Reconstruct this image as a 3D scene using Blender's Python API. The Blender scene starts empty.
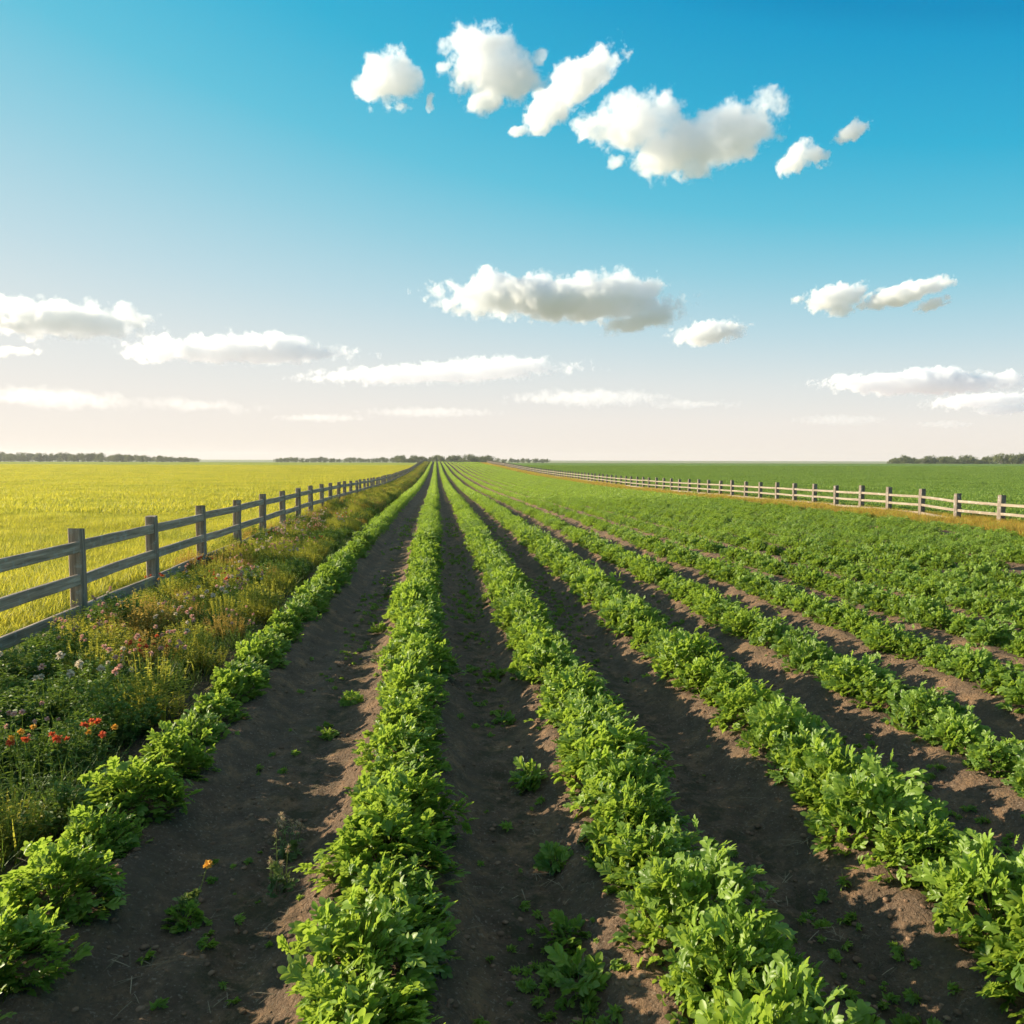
import bpy, math, random
import numpy as np
from mathutils import Vector, Matrix

# ------------------------------------------------------------------ camera, sky, sun
S = bpy.context.scene
C = S.collection
R = math.radians
EYE = 1.95
cd = bpy.data.cameras.new("camera"); cam = bpy.data.objects.new("camera", cd); C.objects.link(cam)
cd.sensor_width = 36; cd.lens = 28.1; cd.clip_end = 60000; cd.clip_start = 0.05
YAW, PITCH, ROLL = 5.43, 3.72, 0.15
cam.matrix_world = Matrix.Translation((0, 0, EYE)) @ Matrix.Rotation(R(-YAW), 4, 'Z') @ Matrix.Rotation(R(90 - PITCH), 4, 'X') @ Matrix.Rotation(R(ROLL), 4, 'Z')
S.camera = cam
CAM = cam.matrix_world.copy()
def ray(px, py):
    d = CAM.to_3x3() @ Vector(((px - 512) / 800, -(py - 512) / 800, -1))
    return d
SUN_EL, SUN_AZ = 16.5, -72.0          # azimuth from +Y, negative = to the west (picture left)
sd = Vector((math.sin(R(SUN_AZ)) * math.cos(R(SUN_EL)), math.cos(R(SUN_AZ)) * math.cos(R(SUN_EL)), math.sin(R(SUN_EL))))
sl = bpy.data.lights.new("sun", 'SUN'); sl.energy = 4.8; sl.angle = R(0.55); sl.color = (1, 0.85, 0.63)
so = bpy.data.objects.new("sun", sl); C.objects.link(so)
so.rotation_euler = sd.to_track_quat('Z', 'Y').to_euler()

W = bpy.data.worlds.new("World"); S.world = W; W.use_nodes = True
nt = W.node_tree; N = nt.nodes; L = nt.links; N.clear()
def nn(nt, t, **kw):
    n = nt.nodes.new(t)
    for k, v in kw.items():
        if k.startswith('i_'):
            n.inputs[k[2:].replace('_', ' ')].default_value = v
        else: setattr(n, k, v)
    return n
def math_(nt, op, a, b=None, clamp=False):
    n = nt.nodes.new('ShaderNodeMath'); n.operation = op; n.use_clamp = clamp
    for i, v in enumerate((a, b)):
        if v is None: continue
        if isinstance(v, (int, float)): n.inputs[i].default_value = v
        else: nt.links.new(v, n.inputs[i])
    return n.outputs[0]
def ramp(nt, fac, stops, interp='LINEAR'):
    n = nt.nodes.new('ShaderNodeValToRGB'); cr = n.color_ramp; cr.interpolation = interp
    while len(cr.elements) < len(stops): cr.elements.new(0.5)
    for e, (p, c) in zip(cr.elements, stops):
        e.position = p; e.color = (*c, 1) if len(c) == 3 else c
    nt.links.new(fac, n.inputs[0]); return n.outputs[0]
def mix(nt, fac, a, b, mode='MIX'):
    n = nt.nodes.new('ShaderNodeMix'); n.data_type = 'RGBA'; n.blend_type = mode
    for sock, v in ((n.inputs[0], fac), (n.inputs[6], a), (n.inputs[7], b)):
        if isinstance(v, (int, float)): sock.default_value = v
        elif isinstance(v, tuple): sock.default_value = (*v, 1) if len(v) == 3 else v
        else: nt.links.new(v, sock)
    return n.outputs[2]
sky = nn(nt, 'ShaderNodeTexSky', sky_type='NISHITA', sun_disc=False, sun_elevation=R(SUN_EL), sun_rotation=R(SUN_AZ), altitude=0, air_density=1.0, dust_density=0.6, ozone_density=2.0)
tc = nn(nt, 'ShaderNodeTexCoord'); sp = nn(nt, 'ShaderNodeSeparateXYZ'); L.new(tc.outputs['Generated'], sp.inputs[0])
SKYSTR = 0.0455
# the clear air: deep teal aloft and away from the sun, milky low down and towards it (a function of direction only)
elev = math_(nt, 'MAXIMUM', sp.outputs['Z'], 0.0)
dot = nn(nt, 'ShaderNodeVectorMath', operation='DOT_PRODUCT'); L.new(tc.outputs['Generated'], dot.inputs[0]); dot.inputs[1].default_value = sd
away = math_(nt, 'SUBTRACT', 2.55, math_(nt, 'MULTIPLY', dot.outputs['Value'], 1.3))
tt = math_(nt, 'MULTIPLY', math_(nt, 'MULTIPLY', elev, away), 0.86)
def lin(*c): return tuple(((x / 255 + .055) / 1.055) ** 2.4 if x > 10 else x / 255 / 12.92 for x in c)
air = ramp(nt, tt, [(0.0, lin(243, 232, 221)), (.10, lin(238, 232, 225)), (.20, lin(222, 227, 226)), (.33, lin(188, 216, 225)), (.47, lin(146, 204, 221)),
                    (.60, lin(98, 192, 217)), (.76, lin(54, 176, 211)), (.95, lin(26, 156, 203)), (1.0, lin(16, 143, 194))])
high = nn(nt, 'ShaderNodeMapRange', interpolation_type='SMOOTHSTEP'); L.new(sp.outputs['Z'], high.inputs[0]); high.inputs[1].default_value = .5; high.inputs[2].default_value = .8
air = mix(nt, math_(nt, 'MULTIPLY', high.outputs[0], .8), air, lin(176, 186, 196))      # neutral grey added overhead, out of view, to make the shade less blue
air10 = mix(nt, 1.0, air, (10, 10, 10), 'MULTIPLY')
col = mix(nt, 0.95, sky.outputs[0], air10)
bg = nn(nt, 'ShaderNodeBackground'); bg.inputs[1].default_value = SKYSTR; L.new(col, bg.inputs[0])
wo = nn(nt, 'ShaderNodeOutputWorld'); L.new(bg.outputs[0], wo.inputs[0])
W.cycles.sampling_method = 'MANUAL'; W.cycles.sample_map_resolution = 512

S.view_settings.view_transform = 'Standard'; S.view_settings.look = 'None'
S.view_settings.exposure = 1.22; S.view_settings.gamma = 1.0
S.cycles.use_denoising = True; S.cycles.max_bounces = 16; S.cycles.diffuse_bounces = 3; S.cycles.transmission_bounces = 4
S.cycles.transparent_max_bounces = 4; S.cycles.volume_bounces = 16; S.cycles.caustics_reflective = False; S.cycles.caustics_refractive = False
S.cycles.use_adaptive_sampling = True; S.cycles.adaptive_threshold = 0.02
# ------------------------------------------------------------------ clouds (real volumes, kilometres away)
def cloud_mat(ells, dens, px, amp, seed, feat):
    """vapour: soft ellipsoids (local metres) eaten into by noise; px is one picture pixel at the cloud in metres"""
    m = bpy.data.materials.new('cloud_vapour'); m.use_nodes = True; t = m.node_tree; t.nodes.clear()
    v = nn(t, 'ShaderNodeVolumePrincipled'); v.inputs['Anisotropy'].default_value = 0.35; v.inputs['Color'].default_value = (.975, .98, .99, 1)
    tcn = nn(t, 'ShaderNodeTexCoord'); field = None
    wn = nn(t, 'ShaderNodeTexNoise'); wn.inputs['Scale'].default_value = 1 / (1.5 * feat * px); wn.inputs['Detail'].default_value = 3; t.links.new(tcn.outputs['Object'], wn.inputs['Vector'])
    w1 = nn(t, 'ShaderNodeVectorMath', operation='SUBTRACT'); t.links.new(wn.outputs[1], w1.inputs[0]); w1.inputs[1].default_value = (.5, .5, .5)
    w2 = nn(t, 'ShaderNodeVectorMath', operation='SCALE'); t.links.new(w1.outputs[0], w2.inputs[0]); w2.inputs['Scale'].default_value = feat * px * 1.5
    w3 = nn(t, 'ShaderNodeVectorMath', operation='ADD'); t.links.new(tcn.outputs['Object'], w3.inputs[0]); t.links.new(w2.outputs[0], w3.inputs[1])
    for (x, y, z, rx, ry, rz, tilt) in ells:
        mp = nn(t, 'ShaderNodeMapping', vector_type='TEXTURE'); t.links.new(w3.outputs[0], mp.inputs[0])
        mp.inputs['Location'].default_value = (x, y, z); mp.inputs['Rotation'].default_value = (0, -tilt, 0); mp.inputs['Scale'].default_value = (rx, ry, rz)
        ln = nn(t, 'ShaderNodeVectorMath', operation='LENGTH'); t.links.new(mp.outputs[0], ln.inputs[0])
        d = math_(t, 'SUBTRACT', 1.0, ln.outputs['Value'])
        if field is None: field = d
        else:
            sm = nn(t, 'ShaderNodeMath', operation='SMOOTH_MAX'); t.links.new(field, sm.inputs[0]); t.links.new(d, sm.inputs[1]); sm.inputs[2].default_value = .18; field = sm.outputs[0]
    of = nn(t, 'ShaderNodeVectorMath', operation='ADD'); t.links.new(tcn.outputs['Object'], of.inputs[0]); of.inputs[1].default_value = (seed * 917 * px, seed * 531 * px, 0)
    nz = nn(t, 'ShaderNodeTexNoise'); nz.inputs['Scale'].default_value = 1 / (feat * px); nz.inputs['Detail'].default_value = 7; nz.inputs['Roughness'].default_value = .68
    t.links.new(of.outputs[0], nz.inputs['Vector'])
    e = math_(t, 'ADD', math_(t, 'MULTIPLY', field, .8), math_(t, 'MULTIPLY', math_(t, 'SUBTRACT', nz.outputs[0], .535), amp))
    t.links.new(math_(t, 'MULTIPLY', math_(t, 'MULTIPLY', e, 4.8, True), dens), v.inputs['Density'])
    o = nn(t, 'ShaderNodeOutputMaterial'); t.links.new(v.outputs[0], o.inputs['Volume'])
    m.cycles.volume_step_rate = 0.35
    return m
def np_mesh(name, v, f, smooth=True):
    v = np.asarray(v, dtype=np.float32); f = np.asarray(f, dtype=np.int32)
    me = bpy.data.meshes.new(name); k = f.shape[1]
    me.vertices.add(len(v)); me.vertices.foreach_set('co', np.ascontiguousarray(v).ravel())
    me.loops.add(f.size); me.loops.foreach_set('vertex_index', np.ascontiguousarray(f).ravel())
    me.polygons.add(len(f)); me.polygons.foreach_set('loop_start', np.arange(len(f), dtype=np.int32) * k)
    me.polygons.foreach_set('use_smooth', np.full(len(f), smooth, dtype=bool))
    me.update(calc_edges=True); return me
BOXF = [(0, 3, 2, 1), (4, 5, 6, 7), (0, 1, 5, 4), (1, 2, 6, 5), (2, 3, 7, 6), (3, 0, 4, 7)]
def box_v(lo, hi):
    return [(lo[0], lo[1], lo[2]), (hi[0], lo[1], lo[2]), (hi[0], hi[1], lo[2]), (lo[0], hi[1], lo[2]), (lo[0], lo[1], hi[2]), (hi[0], lo[1], hi[2]), (hi[0], hi[1], hi[2]), (lo[0], hi[1], hi[2])]
def cloud(label, alt, tau, parts, amp=2.2, seed=0, group=None):
    """parts: (px, py, rx, ry, tilt degrees) soft lobes; the cloud floats at one altitude, its distance follows from it"""
    cx = np.mean([p[0] for p in parts]); cy = np.mean([p[1] for p in parts])
    d0 = ray(cx, cy); D = (alt - EYE) / d0.z; s = D / 800
    org = Vector((0, 0, EYE)) + d0 * D
    right = CAM.to_3x3() @ Vector((1, 0, 0)); ang = math.atan2(right.y, right.x)
    ells = []; lo = np.full(3, 1e9); hi = -lo
    for (px, py, rx, ry, tilt) in parts:
        x = (px - cx) * s; z = (cy - py) * s; rx, rz = rx * s * 1.0, ry * s * 1.06; ry_ = max(rz * 1.2, min(rx * .6, rz * 3)); ry_ = min(rx, ry_) if rx > rz else rz
        tl = R(tilt); ells.append((x, 0, z, rx, ry_, rz, tl))
        ex = math.hypot(rx * math.cos(tl), rz * math.sin(tl)) * 1.3; ez = math.hypot(rx * math.sin(tl), rz * math.cos(tl)) * 1.3
        lo = np.minimum(lo, (x - ex, -ry_ * 1.3, z - ez)); hi = np.maximum(hi, (x + ex, ry_ * 1.3, z + ez))
    me = np_mesh('cloud', box_v(lo, hi), BOXF, False)
    o = bpy.data.objects.new('cloud', me); C.objects.link(o); o.location = org; o.rotation_euler.z = ang
    me.materials.append(cloud_mat(ells, tau / (max(p[3] for p in parts) * s), s, amp, seed, min(24, 1.1 * max(p[3] for p in parts))))
    o['label'] = label; o['category'] = 'cloud'; o['group'] = group
    return o
UP, MID, LOW = 'white clouds of the upper band', 'flat based clouds of the middle band', 'faint clouds low over the horizon'
CL = [
 ('round compact puffy white cloud at the start of the upper band', 900, 2.6, [(384, 80, 28, 24, 0), (402, 78, 18, 22, 0), (372, 90, 18, 10, -20), (431, 101, 5, 8, 0)], UP),
 ('big rounded white cloud with a ragged lower edge', 900, 2.6, [(488, 62, 42, 30, -18), (515, 74, 36, 22, -20), (488, 96, 26, 14, 20), (440, 66, 12, 7, 10), (446, 48, 16, 7, 10), (545, 56, 12, 8, 30)], UP),
 ('slanting elongated white cloud touching the big rounded one', 900, 2.6, [(578, 82, 50, 19, 38), (548, 110, 26, 16, 30), (520, 127, 16, 6, 20)], UP),
 ('largest white cloud of the upper band, ragged and double lobed', 900, 2.6, [(632, 124, 50, 25, 12), (662, 120, 28, 18, -30), (728, 134, 60, 27, 18), (682, 148, 52, 26, 0), (760, 128, 26, 12, -25), (615, 157, 13, 8, 0), (598, 134, 22, 7, 30)], UP),
 ('thin wispy arched white cloud', 900, 2.0, [(795, 158, 20, 12, 45), (815, 155, 18, 10, -20)], UP),
 ('tiny white cloud at the end of the upper band', 900, 2.0, [(852, 131, 18, 9, 25)], UP),
 ('broad flat based cloud with a bumpy top, wide in mid sky', 900, 2.8, [(560, 300, 118, 16, -2), (500, 292, 50, 18, 8), (610, 290, 60, 16, 0), (640, 320, 44, 9, 15)], MID),
 ('small flat cloud just below the broad one', 900, 2.6, [(710, 332, 38, 10, 8)], MID),
 ('small lens shaped cloud beside the twin streaks', 900, 2.6, [(836, 297, 36, 11, 8), (840, 306, 16, 8, 0)], MID),
 ('slanting small streak cloud against the deep blue', 900, 2.6, [(905, 293, 46, 9, 14), (935, 303, 18, 5, 15)], MID),
 ('broad grey bellied cloud cut by the picture edge', 900, 1.5, [(60, 320, 84, 16, -2), (10, 318, 60, 14, 0), (132, 318, 24, 10, -25), (10, 350, 26, 6, 0)], MID),
 ('long grey bellied cloud drifting over the yellow field', 900, 1.6, [(240, 350, 110, 11, -2), (265, 345, 46, 13, 0), (160, 352, 34, 9, 0)], MID),
 ('long thin flat cloud above the far tree line', 900, .8, [(440, 373, 136, 9, 2), (500, 366, 56, 9, 0)], MID),
 ('long bright topped cloud with a blue grey base over the green field', 900, 2.6, [(920, 383, 98, 10, 0), (940, 377, 40, 9, 0), (1008, 380, 18, 9, 0)], MID),
 ('low flat cloud band under the long bright topped cloud', 900, 1.0, [(985, 400, 60, 7, 3), (1005, 409, 30, 5, 0)], MID),
 ('faint long cloud above the fence row', 1000, .16, [(590, 398, 82, 8, 0), (690, 404, 50, 4, 0)], LOW),
 ('pale low cloud streak above the pale yellow field', 1000, .07, [(50, 398, 90, 10, -3), (200, 405, 70, 6, -3)], LOW),
 ('faint cloud strip low over the horizon', 1000, .07, [(430, 412, 70, 5, 0), (320, 418, 50, 4, 0)], LOW),
 ('faint small cloud low above the green field', 1000, .07, [(840, 420, 50, 5, 0), (945, 424, 30, 4, 0)], LOW),
]
for i, (lb, alt, tau, parts, g) in enumerate(CL): cloud(lb, alt, tau, parts, seed=i + 11, group=g)
# ------------------------------------------------------------------ helpers
rng = np.random.default_rng(7)
random.seed(7)
def smooth(a, b, x):
    t = np.clip((np.asarray(x, float) - a) / (b - a), 0, 1); return t * t * (3 - 2 * t)
_lat = np.random.default_rng(3).random((256, 256))
def vnoise(x, y):
    xi = np.floor(x).astype(int); yi = np.floor(y).astype(int); fx = x - xi; fy = y - yi
    fx = fx * fx * (3 - 2 * fx); fy = fy * fy * (3 - 2 * fy)
    g = lambda a, b: _lat[a & 255, b & 255]
    return (g(xi, yi) * (1 - fx) + g(xi + 1, yi) * fx) * (1 - fy) + (g(xi, yi + 1) * (1 - fx) + g(xi + 1, yi + 1) * fx) * fy - .5
ROWS = [-1.55, -0.2, .97, 2.15, 3.31, 4.5, 5.62, 6.72, 7.8, 8.85, 9.9, 10.95, 12.0, 13.05, 14.1]
FENCE_L, FENCE_R = -4.17, 17.0
def base_z(x, y):
    y = np.asarray(y, float)
    z = -0.5 * smooth(14, 75, y) + .95 * smooth(105, 235, y) + .5 * smooth(225, 275, y) - 2.0 * smooth(280, 400, y)
    return z + .0 * np.asarray(x, float)
def ground_z(x, y, fine=True):
    x = np.asarray(x, float); y = np.asarray(y, float)
    z = base_z(x, y)
    ridge = np.zeros(np.broadcast(x, y).shape)
    wob = .05 * vnoise(y * .35 + 9, x * 0 + 3)
    for k, r in enumerate(ROWS):
        amp = .135 if k < 5 else .135 * max(.45, 1 - .12 * (k - 4))
        ridge = np.maximum(ridge, amp * (1 - smooth(.17, .46, np.abs(x - r - wob + .03 * vnoise(y * 2.3 + k * 7, x * 2)))))
    z = z + ridge
    if fine:
        near = 1 / (1 + (y / 14) ** 2)
        crop = smooth(-2.3, -1.9, x) * (1 - smooth(16, 16.5, x))
        fl = (1 - smooth(0, .06, ridge)) * crop
        z = z + fl * (-.022 * np.exp(-(((x - .42 - .04 * vnoise(y * .9, y * 0)) / .1) ** 2)) - .03 * np.exp(-(((x + .78) / .09) ** 2)) - .025 * np.exp(-(((x - 1.62) / .1) ** 2)))
        z = z + near * crop * (.05 * vnoise(x * 3.1, y * 2.3) + .03 * vnoise(x * 8, y * 7 + 40) + .034 * np.abs(vnoise(x * 13, y * 11)) + .03 * np.maximum(vnoise(x * 29, y * 27), -.05))
        z = z + (1 - crop) * .05 * vnoise(x * 1.3, y * 1.1)
    return z
def gz(x, y): return float(ground_z(np.array([x]), np.array([y]))[0])
def gp(px, py):
    """a point of the ground seen at a picture position"""
    d = ray(px, py); t = -EYE / d.z; p = Vector((0, 0, EYE)) + d * t; return p.x, p.y

def material(name):
    m = bpy.data.materials.new(name); m.use_nodes = True; t = m.node_tree; t.nodes.clear()
    o = nn(t, 'ShaderNodeOutputMaterial'); p = nn(t, 'ShaderNodeBsdfPrincipled'); t.links.new(p.outputs[0], o.inputs[0])
    return m, t, p, o
def noise(t, vec, scale, detail=4, rough=.55, out=0):
    n = nn(t, 'ShaderNodeTexNoise'); n.inputs['Scale'].default_value = scale; n.inputs['Detail'].default_value = detail; n.inputs['Roughness'].default_value = rough
    if vec is not None: t.links.new(vec, n.inputs['Vector'])
    return n.outputs[out]
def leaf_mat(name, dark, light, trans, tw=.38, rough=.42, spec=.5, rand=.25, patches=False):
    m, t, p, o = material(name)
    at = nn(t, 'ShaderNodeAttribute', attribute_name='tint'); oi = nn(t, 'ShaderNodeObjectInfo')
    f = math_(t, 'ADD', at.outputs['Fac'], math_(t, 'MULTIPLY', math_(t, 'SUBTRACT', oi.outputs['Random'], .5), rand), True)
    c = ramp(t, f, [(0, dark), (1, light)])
    if patches:      # greener streaks where the stand is thin, fixed to the field
        gp_ = nn(t, 'ShaderNodeNewGeometry'); mp = nn(t, 'ShaderNodeMapping'); t.links.new(gp_.outputs['Position'], mp.inputs[0]); mp.inputs['Scale'].default_value = (.09, .34, 0)
        mr = nn(t, 'ShaderNodeMapRange'); mr.inputs[1].default_value = .47; mr.inputs[2].default_value = .62; t.links.new(noise(t, mp.outputs[0], 1.0, 6, .65), mr.inputs[0])
        c = mix(t, math_(t, 'MULTIPLY', mr.outputs[0], .7), c, (.14, .23, .03))
    t.links.new(c, p.inputs['Base Color']); p.inputs['Roughness'].default_value = rough; p.inputs['Specular IOR Level'].default_value = spec
    tr = nn(t, 'ShaderNodeBsdfTranslucent'); t.links.new(mix(t, .5, c, trans), tr.inputs['Color'])
    ms = nn(t, 'ShaderNodeMixShader'); ms.inputs[0].default_value = tw
    t.links.new(p.outputs[0], ms.inputs[1]); t.links.new(tr.outputs[0], ms.inputs[2]); t.links.new(ms.outputs[0], o.inputs[0])
    return m
def plain_mat(name, col, rough=.8, spec=.3, tint=None):
    m, t, p, o = material(name)
    if tint:
        oi = nn(t, 'ShaderNodeObjectInfo'); at = nn(t, 'ShaderNodeAttribute', attribute_name='tint')
        t.links.new(ramp(t, at.outputs['Fac'], [(0, col), (1, tint)]), p.inputs['Base Color'])
    else: p.inputs['Base Color'].default_value = (*col, 1)
    p.inputs['Roughness'].default_value = rough; p.inputs['Specular IOR Level'].default_value = spec
    return m

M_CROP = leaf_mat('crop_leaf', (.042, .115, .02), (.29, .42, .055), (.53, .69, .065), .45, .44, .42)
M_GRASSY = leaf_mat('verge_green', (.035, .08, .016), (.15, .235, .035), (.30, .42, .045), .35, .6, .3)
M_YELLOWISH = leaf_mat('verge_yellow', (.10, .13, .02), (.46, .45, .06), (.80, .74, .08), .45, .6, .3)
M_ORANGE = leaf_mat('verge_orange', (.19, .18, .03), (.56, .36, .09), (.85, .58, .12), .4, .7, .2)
M_FIELD = leaf_mat('field_blade', (.20, .25, .025), (.54, .48, .05), (.88, .78, .08), .5, .55, .3, .35, True)
M_FIELD_G = leaf_mat('green_field_leaf', (.07, .15, .025), (.24, .34, .055), (.46, .62, .09), .35, .5, .4)
M_DRY = leaf_mat('dry_grass_blade', (.28, .20, .035), (.62, .42, .08), (.9, .6, .1), .45, .7, .2)
M_TREE = leaf_mat('tree_leaf', (.07, .09, .04), (.17, .19, .07), (.25, .3, .08), .25, .7, .2, .5)
M_BARK = plain_mat('bark', (.09, .07, .05))
M_STEM = leaf_mat('stem', (.07, .11, .03), (.2, .26, .06), (.3, .4, .08), .2, .6, .3)
M_WHITE = leaf_mat('petal_white', (.6, .5, .36), (.85, .73, .55), (.8, .7, .5), .3, .8, .2)
M_PINK = leaf_mat('petal_pink', (.6, .3, .24), (.85, .55, .42), (.85, .5, .4), .3, .8, .2)
M_RED = leaf_mat('petal_red', (.6, .07, .02), (.85, .2, .08), (.9, .25, .08), .3, .7, .2)
M_AMBER = leaf_mat('petal_amber', (.65, .3, .03), (.85, .5, .08), (.9, .5, .08), .3, .7, .2)
M_TAN = leaf_mat('bud_tan', (.3, .2, .1), (.6, .46, .3), (.6, .5, .3), .3, .7, .2)

# ------------------------------------------------------------------ the ground, one sheet to the horizon
def lines(segs):
    out = []
    for a, b, d in segs: out += list(np.arange(a, b, d))
    return np.array(out + [segs[-1][1]])
xs = np.concatenate([-np.geomspace(6, 5000, 60)[::-1], lines([(-5.95, -2.2, .1), (-2.2, 5.0, .028), (5.0, 10, .05), (10, 17.5, .075)]), np.geomspace(17.7, 5000, 60)])
ys = [-4.0]
while ys[-1] < 6000: ys.append(ys[-1] + max(.028 if ys[-1] > 2 else .15, .0075 * abs(ys[-1]) * (1 if ys[-1] < 120 else 2.5)))
ys = np.array(ys)
X, Y = np.meshgrid(xs, ys); Z = ground_z(X, Y)
nx, ny = len(xs), len(ys); idx = np.arange(nx * ny).reshape(ny, nx)
F = np.stack([idx[:-1, :-1], idx[:-1, 1:], idx[1:, 1:], idx[1:, :-1]], -1).reshape(-1, 4)
gm = np_mesh('ground', np.stack([X, Y, Z], -1).reshape(-1, 3), F)
ground = bpy.data.objects.new('ground', gm); C.objects.link(ground); ground['kind'] = 'structure'
m, t, p, o = material('farmland')
geo = nn(t, 'ShaderNodeNewGeometry'); P = geo.outputs['Position']; sx = nn(t, 'ShaderNodeSeparateXYZ'); t.links.new(P, sx.inputs[0])
wv = math_(t, 'ADD', sx.outputs[0], math_(t, 'MULTIPLY', math_(t, 'SUBTRACT', noise(t, P, 1.3, 3), .5), 1.1))
def step(v, a, b):
    n = nn(t, 'ShaderNodeMapRange'); n.clamp = True; t.links.new(v, n.inputs[0]); n.inputs[1].default_value = a; n.inputs[2].default_value = b; return n.outputs[0]
soil = ramp(t, noise(t, P, 5, 8, .65), [(.25, (.095, .066, .046)), (.5, (.195, .128, .08)), (.72, (.38, .225, .115))])
soil = mix(t, math_(t, 'MULTIPLY', step(noise(t, P, 34, 4, .7), .50, .62), .6), soil, (.11, .075, .05))
soil = mix(t, math_(t, 'MULTIPLY', step(noise(t, P, 62, 3, .6), .58, .68), .6), soil, (.42, .33, .24))
soil = mix(t, math_(t, 'MULTIPLY', step(noise(t, P, 1.7, 5, .6), .5, .68), .4), soil, (.12, .095, .055))
verge = ramp(t, noise(t, P, 7, 6, .6), [(.3, (.03, .035, .015)), (.7, (.10, .09, .035))])
st = nn(t, 'ShaderNodeMapping'); t.links.new(P, st.inputs[0]); st.inputs['Scale'].default_value = (.05, .22, 1)
yel = ramp(t, noise(t, P, 3.0, 8, .7), [(.25, (.20, .21, .025)), (.5, (.38, .36, .035)), (.75, (.50, .46, .055))])
yel = mix(t, math_(t, 'MULTIPLY', step(noise(t, st.outputs[0], 1.0, 6, .6), .55, .66), .6), yel, (.12, .19, .02))
grn = ramp(t, noise(t, P, 2.6, 8, .7), [(.25, (.06, .11, .02)), (.5, (.14, .22, .04)), (.75, (.21, .29, .055))])
yel = mix(t, step(sx.outputs[1], 190, 330), yel, (.22, .29, .04))
dry = ramp(t, noise(t, P, 5, 6, .65), [(.3, (.12, .13, .02)), (.7, (.45, .26, .05))])
ls = nn(t, 'ShaderNodeMapping'); t.links.new(P, ls.inputs[0]); ls.inputs['Scale'].default_value = (5.5, .5, 1)
soil = mix(t, math_(t, 'MULTIPLY', step(noise(t, ls.outputs[0], 1.0, 5, .65), .48, .64), .55), soil, (.13, .095, .065))
fur = nn(t, 'ShaderNodeMath', operation='PINGPONG'); t.links.new(math_(t, 'ADD', sx.outputs[0], .2), fur.inputs[0]); fur.inputs[1].default_value = .585
mossy = math_(t, 'MULTIPLY', step(fur.outputs[0], .36, .52), step(noise(t, P, 6.5, 7, .75), .47, .56))
soil = mix(t, math_(t, 'MULTIPLY', mossy, .7), soil, (.06, .058, .028))
c1 = mix(t, step(wv, -2.2, -1.9), verge, soil)
c1 = mix(t, step(wv, -4.15, -4.35), c1, yel)
c1 = mix(t, step(wv, 15.9, 16.4), c1, dry)
c1 = mix(t, step(wv, 17.7, 18.6), c1, grn)
c1 = mix(t, step(sx.outputs[1], 262, 300), c1, (.25, .26, .13))
t.links.new(c1, p.inputs['Base Color']); p.inputs['Roughness'].default_value = .95; p.inputs['Specular IOR Level'].default_value = .15
h = math_(t, 'ADD', math_(t, 'MULTIPLY', noise(t, P, 9, 6, .65), 1.0), math_(t, 'MULTIPLY', noise(t, P, 60, 5, .7), .35))
bp = nn(t, 'ShaderNodeBump'); bp.inputs['Strength'].default_value = 1.0; bp.inputs['Distance'].default_value = .09; t.links.new(h, bp.inputs['Height']); t.links.new(bp.outputs[0], p.inputs['Normal'])
gm.materials.append(m)

# ------------------------------------------------------------------ leaf shapes and how they are laid on a plant
def grid_leaf(ws, fold=.22, droop=.25, ox=0, oy=0, ang=0, L=1.0, Wd=.42, oz=0):
    n = len(ws); V = []; 
    for i, w in enumerate(ws):
        x = i / (n - 1); zc = -droop * x * x
        for sgn in (-1, 0, 1): V.append((x * L, sgn * w * Wd * L * .5, (zc + fold * abs(sgn) * w * Wd) * L))
    V = np.array(V); c, s = math.cos(ang), math.sin(ang)
    V = np.stack([V[:, 0] * c - V[:, 1] * s + ox, V[:, 0] * s + V[:, 1] * c + oy, V[:, 2] + oz], 1)
    Fq = [(i * 3 + j, i * 3 + j + 3, i * 3 + j + 4, i * 3 + j + 1) for i in range(n - 1) for j in (0, 1)]
    return V, np.array(Fq)
def join(parts):
    V = []; F_ = []; n = 0
    for v, f in parts: V.append(v); F_.append(f + n); n += len(v)
    return np.concatenate(V), np.concatenate(F_)
W5 = [.12, .6, 1.0, .95, .3]
def compound(seed):
    r = np.random.default_rng(seed); ps = [grid_leaf([.15, .5, 1, 1, .8, .4], .15, .2, L=.95, Wd=.24)]      # a broad deeply lobed leaf
    for x, l in ((.26, .36), (.46, .44), (.66, .42)):
        for sg in (-1, 1): ps.append(grid_leaf(W5, r.uniform(.1, .4), r.uniform(-.1, .45), x + r.uniform(-.03, .03), 0, sg * R(r.uniform(34, 56)), l * r.uniform(.85, 1.2), r.uniform(.46, .6), -.2 * x * x))
    ps.append(grid_leaf(W5, r.uniform(.1, .3), .2, .72, 0, R(r.uniform(-10, 10)), .48, .6, -.15))
    return join(ps)
T_COMP = [compound(i) for i in range(4)]
T_LEAF = [grid_leaf([.15, .9, 1.0, .2], .3, .3, Wd=.5)]
T_TRI = [join([grid_leaf([.3, 1.0, .15], .3, .3, 0, 0, R(a), l, .5) for a, l in ((0, 1), (55, .8), (-55, .8))])]
T_NARROW = [grid_leaf([.4, 1.0, .1], .2, .35, Wd=.22)]
T_BLADE = [grid_leaf([1, .8, .5, .08], .1, d, Wd=.05) for d in (.15, .4, .7)]
T_QUAD = [(np.array([(0, -.4, 0), (1, -.35, .08), (1, .35, -.08), (0, .4, 0)]), np.array([(0, 1, 2, 3)]))]
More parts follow.
